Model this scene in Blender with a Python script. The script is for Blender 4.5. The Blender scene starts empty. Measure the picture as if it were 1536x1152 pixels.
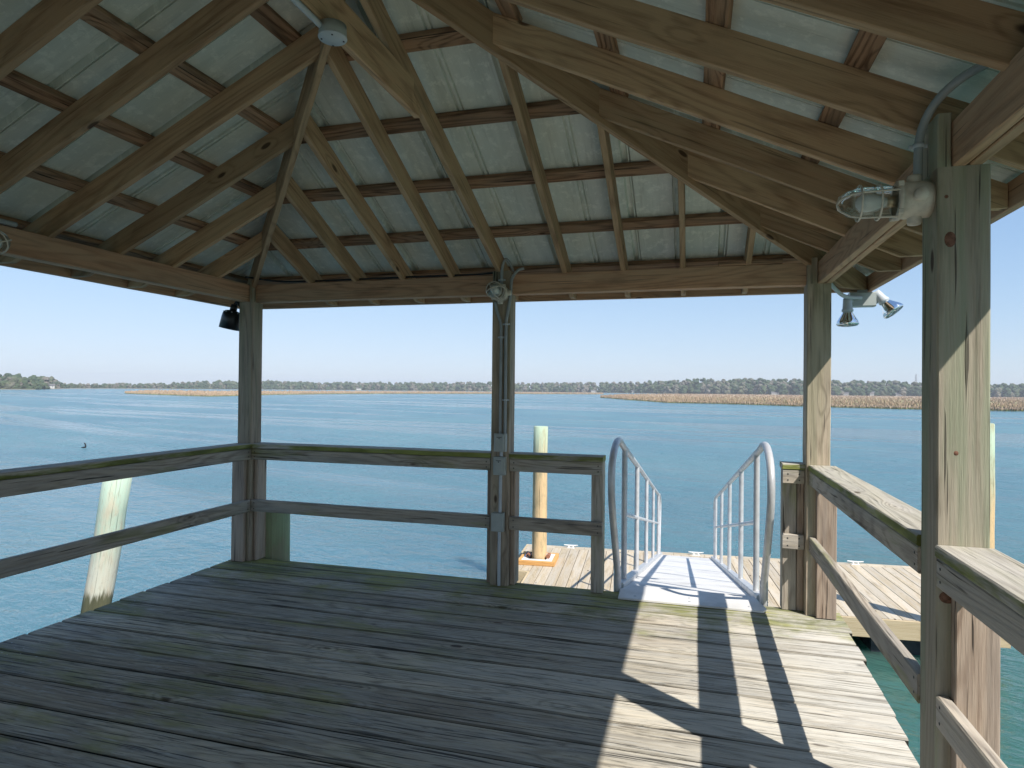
import bpy, bmesh, math, random
from mathutils import Vector, Matrix, noise as mnoise
R = random.Random(11)
S = bpy.context.scene
COL = S.collection
V = Vector
SUN = V((.71, -.53, 1.0)).normalized()      # direction towards the sun
WATER = -2.45
DOCKZ = -1.9

# ------------------------------------------------------------------ camera
YAW, PITCH, ROLL, FPX, CAMZ = math.radians(15.8414), math.radians(.5028), math.radians(.5834), 963.14, 1.5
fw = V((-math.sin(YAW)*math.cos(PITCH), math.cos(YAW)*math.cos(PITCH), math.sin(PITCH)))
rt = V((math.cos(YAW), math.sin(YAW), 0))
up = rt.cross(fw)
r2 = rt*math.cos(ROLL) + up*math.sin(ROLL)
u2 = up*math.cos(ROLL) - rt*math.sin(ROLL)
cd = bpy.data.cameras.new('camera')
cam = bpy.data.objects.new('camera', cd)
COL.objects.link(cam)
cd.sensor_width = 36
cd.lens = 36*FPX/1536
cd.clip_start = .05
cd.clip_end = 20000
cam.matrix_world = Matrix(((r2.x, u2.x, -fw.x, 0), (r2.y, u2.y, -fw.y, 0), (r2.z, u2.z, -fw.z, CAMZ), (0, 0, 0, 1)))
S.camera = cam

def bearing(px, dist, py=None):
    """a point on the far ground: horizontal direction of an image column, at a distance"""
    d = fw + r2*((px-768)/FPX)
    d = V((d.x, d.y, 0)).normalized()
    return V((0, 0, 0)) + d*dist
def hor(px):
    return 584.5 + (px-768)*.01018

# ------------------------------------------------------------------ mesh builder
class MB:
    def __init__(s):
        s.v, s.f, s.g, s.r, s.sm = [], [], [], [], []
    def add(s, vs, fs, gs=None, r=None, smooth=False):
        b = len(s.v)
        r = R.random() if r is None else r
        s.v += [tuple(v) for v in vs]
        s.g += [tuple(x) for x in (gs or vs)]
        s.r += [r]*len(vs)
        s.f += [tuple(i+b for i in f) for f in fs]
        s.sm += [smooth]*len(fs)
    def board(s, p0, p1, w, h, upv=(0, 0, 1), n0=None, n1=None, ch=.004, wob=.0, seg=None, r=None):
        p0, p1, upv = V(p0), V(p1), V(upv)
        L = (p1-p0).length
        a = (p1-p0)/L
        sd = a.cross(upv).normalized()
        u = sd.cross(a)
        n0 = V(n0) if n0 else a
        n1 = V(n1) if n1 else a
        x, y = w/2, h/2
        prof = [(-x+ch, -y), (x-ch, -y), (x, -y+ch), (x, y-ch), (x-ch, y), (-x+ch, y), (-x, y-ch), (-x, -y+ch)]
        seg = seg or max(1, int(L/.4) if wob else 1)
        off = V((R.random()*40, R.random()*40, R.random()*40))
        vs, gs, fs = [], [], []
        for k in range(seg+1):
            t = k/seg
            jx, jy = (R.uniform(-wob, wob), R.uniform(-wob, wob)) if wob and 0 < k < seg else (0, 0)
            for (q, z) in prof:
                o = sd*q + u*z
                t0 = -(o.dot(n0))/a.dot(n0)
                t1 = L - (o.dot(n1))/a.dot(n1)
                l = t0 + (t1-t0)*t
                vs.append(p0 + o + a*l + sd*jx + u*jy)
                gs.append(off + V((l, q, z)))
        for k in range(seg):
            for i in range(8):
                j = (i+1) % 8
                fs.append((k*8+i, k*8+j, (k+1)*8+j, (k+1)*8+i))
        fs.append(tuple(range(7, -1, -1)))
        fs.append(tuple(seg*8+i for i in range(8)))
        s.add(vs, fs, gs, r)
        return s
    def box(s, lo, hi, along='x', ch=.004, wob=0, r=None):
        lo, hi = V(lo), V(hi)
        c = (lo+hi)/2
        d = hi-lo
        if along == 'x':
            s.board((lo.x, c.y, c.z), (hi.x, c.y, c.z), d.y, d.z, ch=ch, wob=wob, r=r)
        elif along == 'y':
            s.board((c.x, lo.y, c.z), (c.x, hi.y, c.z), d.x, d.z, ch=ch, wob=wob, r=r)
        else:
            s.board((c.x, c.y, lo.z), (c.x, c.y, hi.z), d.x, d.y, upv=(0, 1, 0), ch=ch, wob=wob, r=r)
        return s
    def tube(s, pts, rad, n=10, caps=True, r=None):
        pts = [V(p) for p in pts]
        rads = rad if isinstance(rad, (list, tuple)) else [rad]*len(pts)
        t = (pts[1]-pts[0]).normalized()
        nrm = t.orthogonal().normalized()
        vs, gs, fs = [], [], []
        L = 0
        for k, p in enumerate(pts):
            if k == 0: tk = pts[1]-pts[0]
            elif k == len(pts)-1: tk = pts[-1]-pts[-2]
            else: tk = (pts[k+1]-p).normalized() + (p-pts[k-1]).normalized()
            tk.normalize()
            nrm = (nrm - tk*nrm.dot(tk)).normalized()
            b = tk.cross(nrm)
            if k: L += (p-pts[k-1]).length
            for i in range(n):
                a = 2*math.pi*i/n
                o = nrm*math.cos(a) + b*math.sin(a)
                vs.append(p + o*rads[k])
                gs.append(V((L, math.cos(a)*rads[k], math.sin(a)*rads[k])))
        for k in range(len(pts)-1):
            for i in range(n):
                j = (i+1) % n
                fs.append((k*n+i, k*n+j, (k+1)*n+j, (k+1)*n+i))
        off = V((R.random()*40, R.random()*40, R.random()*40))
        b0 = len(s.f)
        s.add(vs, fs, [g+off for g in gs], r, True)
        if caps:
            s.add(vs[:n], [tuple(range(n-1, -1, -1))], [g+off for g in gs[:n]], r)
            s.add(vs[-n:], [tuple(range(n))], [g+off for g in gs[-n:]], r)
        return s
    def lathe(s, prof, o=(0, 0, 0), ax=(0, 0, 1), n=20, r=None, smooth=True):
        o, ax = V(o), V(ax).normalized()
        e1 = ax.orthogonal().normalized()
        e2 = ax.cross(e1)
        vs, fs = [], []
        for (rr, z) in prof:
            for i in range(n):
                a = 2*math.pi*i/n
                vs.append(o + ax*z + (e1*math.cos(a)+e2*math.sin(a))*max(rr, .0002))
        for k in range(len(prof)-1):
            for i in range(n):
                j = (i+1) % n
                fs.append((k*n+i, k*n+j, (k+1)*n+j, (k+1)*n+i))
        s.add(vs, fs, None, r, smooth)
        return s
    def build(s, name, mat, parent=None):
        me = bpy.data.meshes.new(name)
        me.from_pydata(s.v, [], s.f)
        at = me.attributes.new('g', 'FLOAT_VECTOR', 'POINT')
        at.data.foreach_set('vector', [c for g in s.g for c in g])
        at = me.attributes.new('r', 'FLOAT', 'POINT')
        at.data.foreach_set('value', s.r)
        me.polygons.foreach_set('use_smooth', s.sm)
        me.update()
        return link(name, me, mat, parent)
def link(name, me, mat, parent=None):
    o = bpy.data.objects.new(name, me)
    if mat: me.materials.append(mat)
    COL.objects.link(o)
    if parent:
        o.parent = parent
        if parent.parent is None and not parent.get('local_'):
            o.matrix_parent_inverse = parent.matrix_basis.inverted()
    return o
def tag(o, label, cat, group=None, kind=None):
    if label: o['label'] = label
    if cat: o['category'] = cat
    if group: o['group'] = group
    if kind: o['kind'] = kind
    return o
def thing(name, label, cat, loc=(0, 0, 0), group=None):
    o = bpy.data.objects.new(name, None)
    COL.objects.link(o)
    o.location = loc
    o.empty_display_size = .1
    return tag(o, label, cat, group)
def clone(root, loc, rot, label):
    r = root.copy(); COL.objects.link(r)
    r.location = loc; r.rotation_euler = rot; r['label'] = label
    for ch in list(root.children):
        c = ch.copy(); COL.objects.link(c); c.parent = r
        for g in ch.children:
            d = g.copy(); COL.objects.link(d); d.parent = c
    return r
def cut(o, co, no):
    """slice a mesh object with a plane, dropping what lies on the normal's side, and close it"""
    bm = bmesh.new(); bm.from_mesh(o.data)
    bmesh.ops.bisect_plane(bm, geom=bm.verts[:]+bm.edges[:]+bm.faces[:], plane_co=co, plane_no=no, clear_outer=True)
    bmesh.ops.holes_fill(bm, edges=[e for e in bm.edges if e.is_boundary], sides=0)
    bm.to_mesh(o.data); bm.free()

# ------------------------------------------------------------------ materials
class Nt:
    def __init__(s, name):
        s.mat = bpy.data.materials.new(name)
        s.mat.use_nodes = True
        s.t = s.mat.node_tree
        s.t.nodes.clear()
        s.out = s.t.nodes.new('ShaderNodeOutputMaterial')
    def n(s, typ, ins=None, **props):
        nd = s.t.nodes.new('ShaderNode'+typ)
        for k, v in props.items(): setattr(nd, k, v)
        for k, v in (ins or {}).items(): s.set(nd.inputs[k], v)
        return nd
    def set(s, sock, v):
        if isinstance(v, bpy.types.NodeSocket): s.t.links.new(v, sock)
        elif isinstance(v, bpy.types.Node): s.t.links.new(v.outputs[0], sock)
        else:
            if sock.type == 'RGBA' and len(v) == 3: v = (*v, 1)
            sock.default_value = v
    def m(s, op, a, b=0.0, c=None, clamp=False):
        nd = s.n('Math', {0: a, 1: b}, operation=op, use_clamp=clamp)
        if c is not None: s.set(nd.inputs[2], c)
        return nd.outputs[0]
    def mul(s, vec, k):
        return s.n('VectorMath', {0: vec, 1: k}, operation='MULTIPLY').outputs[0]
    def noise(s, vec, scale=1.0, detail=3.0, rough=.55, dist=0.0):
        return s.n('TexNoise', {'Vector': vec, 'Scale': scale, 'Detail': detail, 'Roughness': rough, 'Distortion': dist}).outputs[0]
    def mix(s, f, a, b, blend='MIX'):
        nd = s.n('Mix', data_type='RGBA', blend_type=blend)
        s.set(nd.inputs[0], f); s.set(nd.inputs[6], a); s.set(nd.inputs[7], b)
        return nd.outputs[2]
    def ss(s, x, a, b, lo=0.0, hi=1.0):
        nd = s.n('MapRange', {0: x, 1: a, 2: b, 3: lo, 4: hi}, interpolation_type='SMOOTHSTEP')
        return nd.outputs[0]
    def attr(s, name):
        return s.n('Attribute', attribute_name=name)
    def done(s, base, rough=.7, normal=None, **kw):
        ins = {'Base Color': base, 'Roughness': rough}
        if normal is not None: ins['Normal'] = normal
        for k, v in kw.items(): ins[k.replace('_', ' ')] = v
        b = s.n('BsdfPrincipled', ins)
        s.t.links.new(b.outputs[0], s.out.inputs[0])
        return s.mat
    def bump(s, h, strength=.4, dist=.003):
        return s.n('Bump', {'Height': h, 'Strength': strength, 'Distance': dist}).outputs[0]

def wood(name, light, dark, ring=.5, fibre=.45, gray=None, grayamt=.0, green=None, greenamt=0.0, moss=None,
         knot=.55, vary=.35, bump=.5, rough=.8, ringk=16.0, crack=.5, deck=False, cap=False):
    t = Nt(name)
    g = t.attr('g').outputs['Vector']
    r = t.attr('r').outputs['Fac']
    pos = t.n('NewGeometry').outputs['Position']
    # knots
    vo = t.n('TexVoronoi', {'Vector': t.mul(g, (2.6, 6.5, 6.5)), 'Scale': 1.0, 'Randomness': .9}, feature='F1')
    d = vo.outputs['Distance']
    sel = t.m('GREATER_THAN', t.n('SeparateColor', {0: vo.outputs['Color']}).outputs[0], 1-knot*.7)
    near = t.m('MULTIPLY', t.ss(d, .42, .0), sel)
    kn = t.m('MULTIPLY', t.ss(d, .125, .07), sel)
    # growth rings: contours of a long soft noise, bent round the knots
    n1 = t.noise(t.mul(g, (.55, 5.5, 5.5)), 1.0, 1.5, .45)
    n1 = t.m('ADD', n1, t.m('MULTIPLY', near, .15))
    rg = t.m('SINE', t.m('MULTIPLY', n1, ringk*6.283))
    rg = t.m('POWER', t.m('MULTIPLY_ADD', rg, .5, .5), 2.2)
    fine = t.noise(t.mul(g, (7, 170, 170)), 1.0, 3.0, .7)
    streak = t.noise(t.mul(g, (2.2, 48, 48)), 1.0, 5.0, .68)
    patch = t.noise(t.mul(g, (1.6, 7, 7)), 1.0, 4.0, .62)
    f = t.m('ADD', t.m('MULTIPLY', rg, ring), t.m('MULTIPLY', t.m('SUBTRACT', fine, .5), fibre*1.6))
    f = t.m('ADD', f, t.m('MULTIPLY', t.m('SUBTRACT', streak, .5), fibre*2.6), clamp=True)
    c = t.mix(f, light, dark)
    c = t.mix(t.m('MULTIPLY', t.ss(patch, .52, .75), .55), c, t.mix(.5, dark, (.03, .025, .02)))
    if gray:
        c = t.mix(t.m('MULTIPLY', t.ss(t.noise(t.mul(g, (.9, 12, 12)), 1.0, 4.0, .6), .35, .62), grayamt), c, gray)
    if green:
        c = t.mix(t.m('MULTIPLY', t.ss(t.noise(t.mul(g, (.8, 14, 14)), 1.0, 3.0), .42, .62), greenamt), c, green)
    c = t.mix(t.m('MULTIPLY', kn, .85), c, (.045, .018, .009))
    # checks: thin dark splits along the grain
    ck = t.noise(t.mul(g, (1.8, 75, 75)), 1.0, 2.0, .5)
    ck = t.m('MULTIPLY', t.ss(ck, .66, .71), crack)
    c = t.mix(ck, c, (.018, .015, .012))
    c = t.mix(1.0, c, t.n('CombineColor', {i: t.m('MULTIPLY_ADD', r, vary, 1-vary*.55) for i in range(3)}).outputs[0], 'MULTIPLY')
    if deck:
        sp = t.n('SeparateXYZ', {0: pos})
        x, y = sp.outputs[0], sp.outputs[1]
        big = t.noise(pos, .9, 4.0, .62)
        # old damp black staining plus painted roof shade, darker towards the left side
        wet_or_shade = t.m('MULTIPLY', t.ss(t.m('ADD', x, t.m('MULTIPLY', t.m('SUBTRACT', big, .5), 3.4)), .4, -3.0), .72)
        c = t.mix(wet_or_shade, c, t.mix(t.ss(streak, .36, .6), (.42, .43, .40), (1.0, .97, .88)), 'MULTIPLY')
        tone = t.noise(t.mul(g, (.7, 2.0, 2.0)), 1.0, 3.0, .6)
        c = t.mix(t.m('MULTIPLY', t.ss(tone, .52, .72), .45), c, (.24, .18, .12))
        lit_bleach = t.m('MULTIPLY', t.ss(t.m('ADD', x, t.m('MULTIPLY', t.m('SUBTRACT', big, .5), 1.4)), -.3, .7), .8)  # bleached boards plus painted sunlight, paler on the open right side
        c = t.mix(t.m('MULTIPLY', lit_bleach, t.ss(t.noise(t.mul(g, (1.4, 18, 18)), 1.0, 5.0, .68), .36, .56)), c, (.60, .565, .49))
        # pale abraded patches, feathered along the fibre
        pn = t.noise(t.mul(g, (2.0, 11, 11)), 1.0, 7.0, .76)
        c = t.mix(t.m('MULTIPLY', t.ss(pn, .55, .66), .6), c, (.37, .36, .33))
        c = t.mix(t.m('MULTIPLY', t.ss(t.noise(t.mul(g, (3.1, 15, 15)), 1.0, 7.0, .76), .58, .68), .6), c, (.075, .075, .07))
        w1 = t.noise(t.mul(g, (6, 48, 48)), 1.0, 6.0, .74)
        c = t.mix(t.m('MULTIPLY', t.ss(w1, .53, .66), .55), c, t.mix(lit_bleach, (.50, .49, .45), (.68, .64, .56)))
        w2 = t.noise(t.mul(g, (4.5, 62, 62)), 1.0, 6.0, .74)
        c = t.mix(t.m('MULTIPLY', t.ss(w2, .55, .65), .62), c, t.mix(lit_bleach, (.045, .043, .037), (.2, .175, .135)))
        mn = t.noise(pos, 2.3, 5.0, .65)
        mo = t.m('MULTIPLY', t.ss(t.m('ADD', y, t.m('MULTIPLY', t.m('SUBTRACT', mn, .5), 2.4)), 4.15, 4.75), .85)
        mo2 = t.m('MULTIPLY', t.m('MULTIPLY', t.ss(t.noise(t.mul(pos, (1, 2.2, 1)), 1.1, 5.0, .62), .5, .62), t.ss(x, -.6, -2.2)), .6)
        mo = t.m('MAXIMUM', mo, mo2)
        c = t.mix(t.m('MULTIPLY', mo, t.ss(streak, .3, .55)), c, t.mix(t.ss(patch, .35, .6), (.10, .115, .02), (.30, .30, .07)))
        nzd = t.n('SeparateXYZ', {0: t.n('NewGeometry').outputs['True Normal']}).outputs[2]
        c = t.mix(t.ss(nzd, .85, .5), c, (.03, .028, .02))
        ck2 = t.m('MULTIPLY', t.ss(t.noise(t.mul(g, (1.6, 70, 70)), 1.0, 3.0, .55), .60, .66), .85)
        c = t.mix(ck2, c, t.mix(lit_bleach, (.03, .028, .024), (.16, .14, .10)))
        dr = t.m('MULTIPLY', t.m('MULTIPLY', t.ss(t.noise(pos, 34, 2.0), .69, .72), t.ss(x, -3.0, -3.75)), .8)
        c = t.mix(dr, c, (.55, .55, .53))
    if moss:
        nz = t.n('SeparateXYZ', {0: t.n('NewGeometry').outputs['Normal']}).outputs[2]
        mk = t.ss(t.noise(t.mul(g, (1.3, 9, 9)), 1.0, 5.0, .66), .36 if cap else .5, .52 if cap else .66)
        if cap:
            mk = t.m('MULTIPLY', mk, t.ss(nz, .8, .4, .12, 1.0))
        c = t.mix(t.m('MULTIPLY', mk, moss), c, t.mix(t.ss(patch, .35, .62), (.10, .115, .018), (.29, .31, .075)))
    h = t.m('ADD', t.m('MULTIPLY', fine, .5), t.m('MULTIPLY', rg, -.25))
    h = t.m('ADD', h, t.m('ADD', t.m('MULTIPLY', streak, .8), t.m('MULTIPLY', ck, -1.0)))
    return t.done(c, rough, t.bump(h, bump, .004), Specular_IOR_Level=.25)

M = {}
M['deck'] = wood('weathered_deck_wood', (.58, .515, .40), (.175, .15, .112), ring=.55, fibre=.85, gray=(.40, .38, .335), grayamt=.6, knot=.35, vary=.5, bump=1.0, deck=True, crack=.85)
M['rail'] = wood('grey_rail_wood', (.50, .43, .34), (.16, .125, .095), ring=.5, fibre=.85, gray=(.38, .355, .315), grayamt=.6, moss=.45, knot=.4, vary=.3, bump=1.0, crack=.85)
M['cap'] = wood('mossy_cap_wood', (.50, .455, .38), (.2, .17, .135), ring=.55, fibre=.8, gray=(.44, .42, .38), grayamt=.5, moss=.95, cap=True, knot=.35, vary=.2, bump=1.0, crack=.85)
M['post'] = wood('weathered_post_wood', (.46, .37, .27), (.14, .10, .068), ring=.5, fibre=.85, gray=(.30, .265, .2), grayamt=.45, green=(.24, .25, .15), greenamt=.35, knot=.5, vary=.25, bump=.9, ringk=9, crack=.8)
M['postg'] = wood('greenish_post_wood', (.43, .37, .28), (.19, .155, .11), ring=.45, fibre=.75, gray=(.30, .27, .2), grayamt=.4, green=(.27, .31, .2), greenamt=.6, knot=.6, vary=.2, bump=.9, ringk=8, crack=.7)
M['cleat'] = wood('reddish_cleat_wood', (.43, .325, .24), (.19, .125, .085), ring=.45, fibre=.8, gray=(.30, .25, .21), grayamt=.45, knot=.3, vary=.3, bump=.9, crack=.8)
M['beam'] = wood('brown_beam_wood', (.55, .325, .195), (.28, .145, .08), ring=.5, fibre=.55, knot=.55, vary=.3, bump=.5, rough=.7, gray=(.46, .36, .24), grayamt=.35, crack=.5)
M['rafter'] = wood('tan_rafter_wood', (.53, .345, .20), (.25, .14, .072), ring=.5, fibre=.72, knot=.55, vary=.5, bump=.5, rough=.7, green=(.52, .42, .25), greenamt=.2, ringk=10, crack=.4)
M['purlin'] = wood('dark_purlin_wood', (.46, .27, .16), (.12, .055, .03), ring=.7, fibre=.9, knot=.3, vary=.45, bump=.9, gray=(.2, .15, .1), grayamt=.5, crack=.85)
M['newwood'] = wood('pale_dock_wood', (.50, .41, .28), (.33, .25, .15), ring=.45, fibre=.5, gray=(.52, .47, .39), grayamt=.65, knot=.4, vary=.28, bump=.5, crack=.45)
M['fascia_new'] = wood('yellow_pine_board', (.55, .44, .28), (.42, .31, .17), ring=.45, fibre=.3, knot=.5, vary=.15, bump=.3, crack=.15)
M['orange'] = wood('orange_pine', (.62, .34, .12), (.5, .24, .07), ring=.4, fibre=.3, knot=.3, vary=.1, bump=.3, crack=.1)

def piling_mat(name, low, mid, high, z0, z1, wet_or_shade=None):
    t = Nt(name)
    g = t.attr('g').outputs['Vector']
    sp = t.n('SeparateXYZ', {0: t.n('NewGeometry').outputs['Position']})
    z = sp.outputs[2]
    st = t.noise(t.mul(g, (1.3, 26, 26)), 1.0, 4.0, .6)
    pa = t.noise(t.mul(g, (2.2, 7, 7)), 1.0, 4.0, .6)
    zz = t.m('ADD', z, t.m('MULTIPLY', t.m('SUBTRACT', st, .5), 1.1))
    c = t.mix(t.ss(zz, z0, z1), mid, high)
    c = t.mix(t.m('MULTIPLY', t.ss(pa, .45, .7), .7), c, low)
    c = t.mix(t.m('MULTIPLY', t.ss(st, .62, .72), .5), c, (.12, .09, .06))
    sp2 = t.noise(t.mul(g, (1.0, 55, 55)), 1.0, 3.0, .6)
    c = t.mix(t.m('MULTIPLY', t.ss(sp2, .63, .68), .75), c, (.07, .055, .035))
    c = t.mix(t.m('MULTIPLY', t.ss(t.noise(t.mul(g, (9, 30, 30)), 1.0, 5.0, .75), .52, .66), .4), c, t.mix(.5, low, (.2, .2, .15)))
    if wet_or_shade is not None:
        c = t.mix(t.ss(t.m('ADD', z, t.m('MULTIPLY', t.m('SUBTRACT', t.noise(t.mul(g, (3, 40, 40)), 1.0, 3.0, .7), .5), .35)), wet_or_shade+.06, wet_or_shade-.06), c, t.mix(pa, (.04, .042, .025), (.17, .17, .10)))
    return t.done(c, .85, t.bump(t.m('SUBTRACT', st, sp2), .7, .010), Specular_IOR_Level=.2)
M['pile_pale'] = piling_mat('pale_bleached_piling', (.60, .50, .36), (.60, .60, .49), (.46, .58, .46), -.75, -.1, wet_or_shade=-.98)
M['pile_tan'] = piling_mat('tan_piling', (.30, .26, .15), (.62, .44, .24), (.42, .52, .38), -.3, .8, wet_or_shade=None)
M['pile_green'] = piling_mat('green_piling', (.30, .25, .17), (.22, .25, .13), (.30, .35, .2), -.2, .3)

def metal(name, c, rough=.4, met=.0, var=.12, scale=9):
    t = Nt(name)
    g = t.attr('g').outputs['Vector']
    n = t.noise(g, scale, 4.0, .6)
    cc = t.mix(t.ss(n, .35, .75), c, tuple(x*(1-var*2.2) for x in c))
    return t.done(cc, t.ss(n, .3, .7, rough*.8, rough*1.2), t.bump(n, .08, .002), Metallic=met)
M['alu'] = metal('dull_aluminium', (.60, .60, .60), .42, .3, .12)
M['aludeck'] = metal('pale_gangway_plate', (.70, .68, .645), .65, .0, .12, 3)
M['pvc'] = metal('grey_conduit_pvc', (.33, .36, .36), .5, 0, .08)
M['pvcw'] = metal('pale_conduit_pvc', (.52, .56, .58), .5, 0, .06)
M['boxgrey'] = metal('grey_box_plastic', (.40, .43, .40), .5, 0, .06)
M['cast'] = metal('weathered_painted_casting', (.66, .60, .50), .6, .0, .12, 22)
M['black'] = metal('black_plastic', (.012, .014, .016), .35, 0, .1)
M['white'] = metal('white_plate', (.75, .75, .72), .5, 0, .1)
M['float'] = metal('dark_float_plastic', (.02, .028, .035), .55, 0, .2)
M['chrome'] = metal('mirrored_bulb', (.85, .87, .88), .06, 1.0, .03)
M['bulb'] = metal('frosted_bulb', (.75, .75, .72), .35, 0, .03)
M['brass'] = metal('lamp_socket', (.55, .45, .3), .4, .5, .1)
M['rubber'] = metal('brown_roller', (.30, .12, .06), .6, 0, .15)
def glass(name):
    t = Nt(name)
    gl = t.n('BsdfGlass', {'Color': (.93, .96, .95), 'Roughness': .03, 'IOR': 1.25})
    tr = t.n('BsdfTransparent', {'Color': (.92, .95, .94)})
    mx = t.n('MixShader', {0: .55, 1: gl, 2: tr})
    t.t.links.new(mx.outputs[0], t.out.inputs[0])
    return t.mat
M['glass'] = glass('clear_jar_glass')
def roofmat():
    t = Nt('galvanised_roof_sheet')
    g = t.attr('g').outputs['Vector']
    a = t.noise(t.mul(g, (9, 1.2, 1)), 1.0, 5.0, .65)
    b = t.noise(g, 16, 5.0, .7)
    e = t.noise(g, 1.3, 3.0)
    c = t.mix(t.ss(a, .3, .75), (.72, .75, .68), (.56, .60, .54))
    c = t.mix(t.m('MULTIPLY', t.ss(b, .50, .64), .65), c, (.86, .88, .80))
    c = t.mix(t.m('MULTIPLY', t.ss(t.noise(t.mul(g, (30, 2.5, 1)), 1.0, 5.0, .7), .55, .66), .35), c, (.42, .44, .39))
    c = t.mix(t.m('MULTIPLY', t.ss(e, .5, .7), .3), c, (.70, .65, .50))
    return t.done(c, .7, t.bump(b, .06, .002))
M['roof'] = roofmat()

def water_mat():
    t = Nt('tidal_water')
    p = t.n('NewGeometry').outputs['Position']
    # wind ripples in three sizes; calmer slicks drawn out across the channel
    rot = t.n('VectorRotate', {'Vector': p, 'Angle': math.radians(18)}, rotation_type='Z_AXIS').outputs[0]
    w1 = t.noise(t.mul(rot, (.5, 1.0, 1)), .5, 3.0, .55, .3)
    w2 = t.noise(t.mul(rot, (.55, 1.0, 1)), 2.2, 3.0, .6, .4)
    w3 = t.noise(t.mul(rot, (.6, 1.0, 1)), 7.0, 3.0, .65, .3)
    slick = t.noise(t.mul(rot, (.006, .05, 1)), 1.0, 5.0, .62, .9)
    amp = t.ss(slick, .40, .50, .3, 1.0)
    # wind gusts: rougher, darker cat's paws a few metres across
    gust = t.ss(t.noise(t.mul(rot, (.10, .3, 1)), 1.0, 4.0, .6), .35, .6, .65, 1.0)
    amp = t.m('MULTIPLY', amp, gust)
    h = t.m('ADD', t.m('MULTIPLY', w1, .6), t.m('ADD', t.m('MULTIPLY', w2, .3), t.m('MULTIPLY', w3, .10)))
    nm = t.n('Bump', {'Height': h, 'Strength': t.m('MULTIPLY', amp, 1.0), 'Distance': 1.1}).outputs[0]
    body = t.mix(t.ss(t.noise(p, .05, 3.0), .3, .7), (.065, .15, .188), (.085, .18, .205))
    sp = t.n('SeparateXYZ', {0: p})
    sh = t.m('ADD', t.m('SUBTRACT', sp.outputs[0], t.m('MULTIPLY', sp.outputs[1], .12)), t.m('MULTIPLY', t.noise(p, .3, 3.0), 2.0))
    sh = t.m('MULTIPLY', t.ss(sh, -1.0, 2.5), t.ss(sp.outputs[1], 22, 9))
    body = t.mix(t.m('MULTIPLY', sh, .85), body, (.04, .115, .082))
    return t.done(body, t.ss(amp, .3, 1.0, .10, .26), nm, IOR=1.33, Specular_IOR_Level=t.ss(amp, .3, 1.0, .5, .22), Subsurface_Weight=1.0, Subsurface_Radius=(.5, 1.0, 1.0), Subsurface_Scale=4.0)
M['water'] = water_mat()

def grassmat(name, a, b, c3, lowz):
    t = Nt(name)
    r = t.attr('r').outputs['Fac']
    z = t.n('SeparateXYZ', {0: t.n('NewGeometry').outputs['Position']}).outputs[2]
    p = t.n('NewGeometry').outputs['Position']
    c = t.mix(r, a, b)
    c = t.mix(t.m('MULTIPLY', t.ss(t.noise(t.mul(p, (.04, .04, 0)), 1.0, 3.0), .4, .65), .6), c, tuple(x*.72 for x in a))
    c = t.mix(t.ss(t.m('ADD', z, t.m('MULTIPLY', r, .3)), lowz+.75, lowz+.1), c, c3)
    return t.done(c, .9, Specular_IOR_Level=.1)
M['marsh'] = grassmat('dry_marsh_grass', (.50, .37, .27), (.38, .29, .19), (.16, .19, .05), WATER)
def leafmat():
    t = Nt('far_woodland_foliage')
    r = t.attr('r').outputs['Fac']
    p = t.n('NewGeometry').outputs['Position']
    n = t.noise(p, .35, 3.0, .7)
    cr = t.n('ValToRGB', {0: r})
    e = cr.color_ramp.elements
    e[0].position, e[0].color = 0, (.05, .075, .04, 1)
    e[1].position, e[1].color = 1, (.20, .175, .145, 1)
    for ps, cc in ((.35, (.065, .095, .05, 1)), (.6, (.10, .12, .06, 1)), (.8, (.15, .14, .105, 1))):
        x = e.new(ps); x.color = cc
    c = t.mix(t.ss(n, .35, .7), cr.outputs[0], (.03, .045, .025), 'MIX')
    c = t.mix(.55, cr.outputs[0], c)
    return t.done(c, .9, Specular_IOR_Level=.1)
M['leaf'] = leafmat()
def plain(name, c, rough=.8, sc=.5, var=.25):
    t = Nt(name)
    p = t.n('NewGeometry').outputs['Position']
    n = t.noise(p, sc, 4.0, .6)
    return t.done(t.mix(t.ss(n, .3, .7), c, tuple(x*(1-var) for x in c)), rough)
M['land'] = plain('far_shore_ground', (.24, .21, .13), .9, .02)
M['housew'] = plain('pale_house_paint', (.55, .53, .49), .7, .4, .1)
M['houser'] = plain('grey_shingle', (.16, .15, .15), .8, .8)
M['steel'] = plain('mast_steel', (.35, .35, .36), .6, .3)
M['bird'] = plain('dark_feathers', (.012, .012, .014), .5, 6)

# ------------------------------------------------------------------ setting: water, shore
m = MB()
m.add([(-2990, -1490, WATER), (2990, -1490, WATER), (2990, 5190, WATER), (-2990, 5190, WATER)], [(0, 1, 2, 3)])
o = m.build('water', M['water']); tag(o, 'blue green tidal river with wind ripples all round the dock', 'water', kind='structure')

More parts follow.
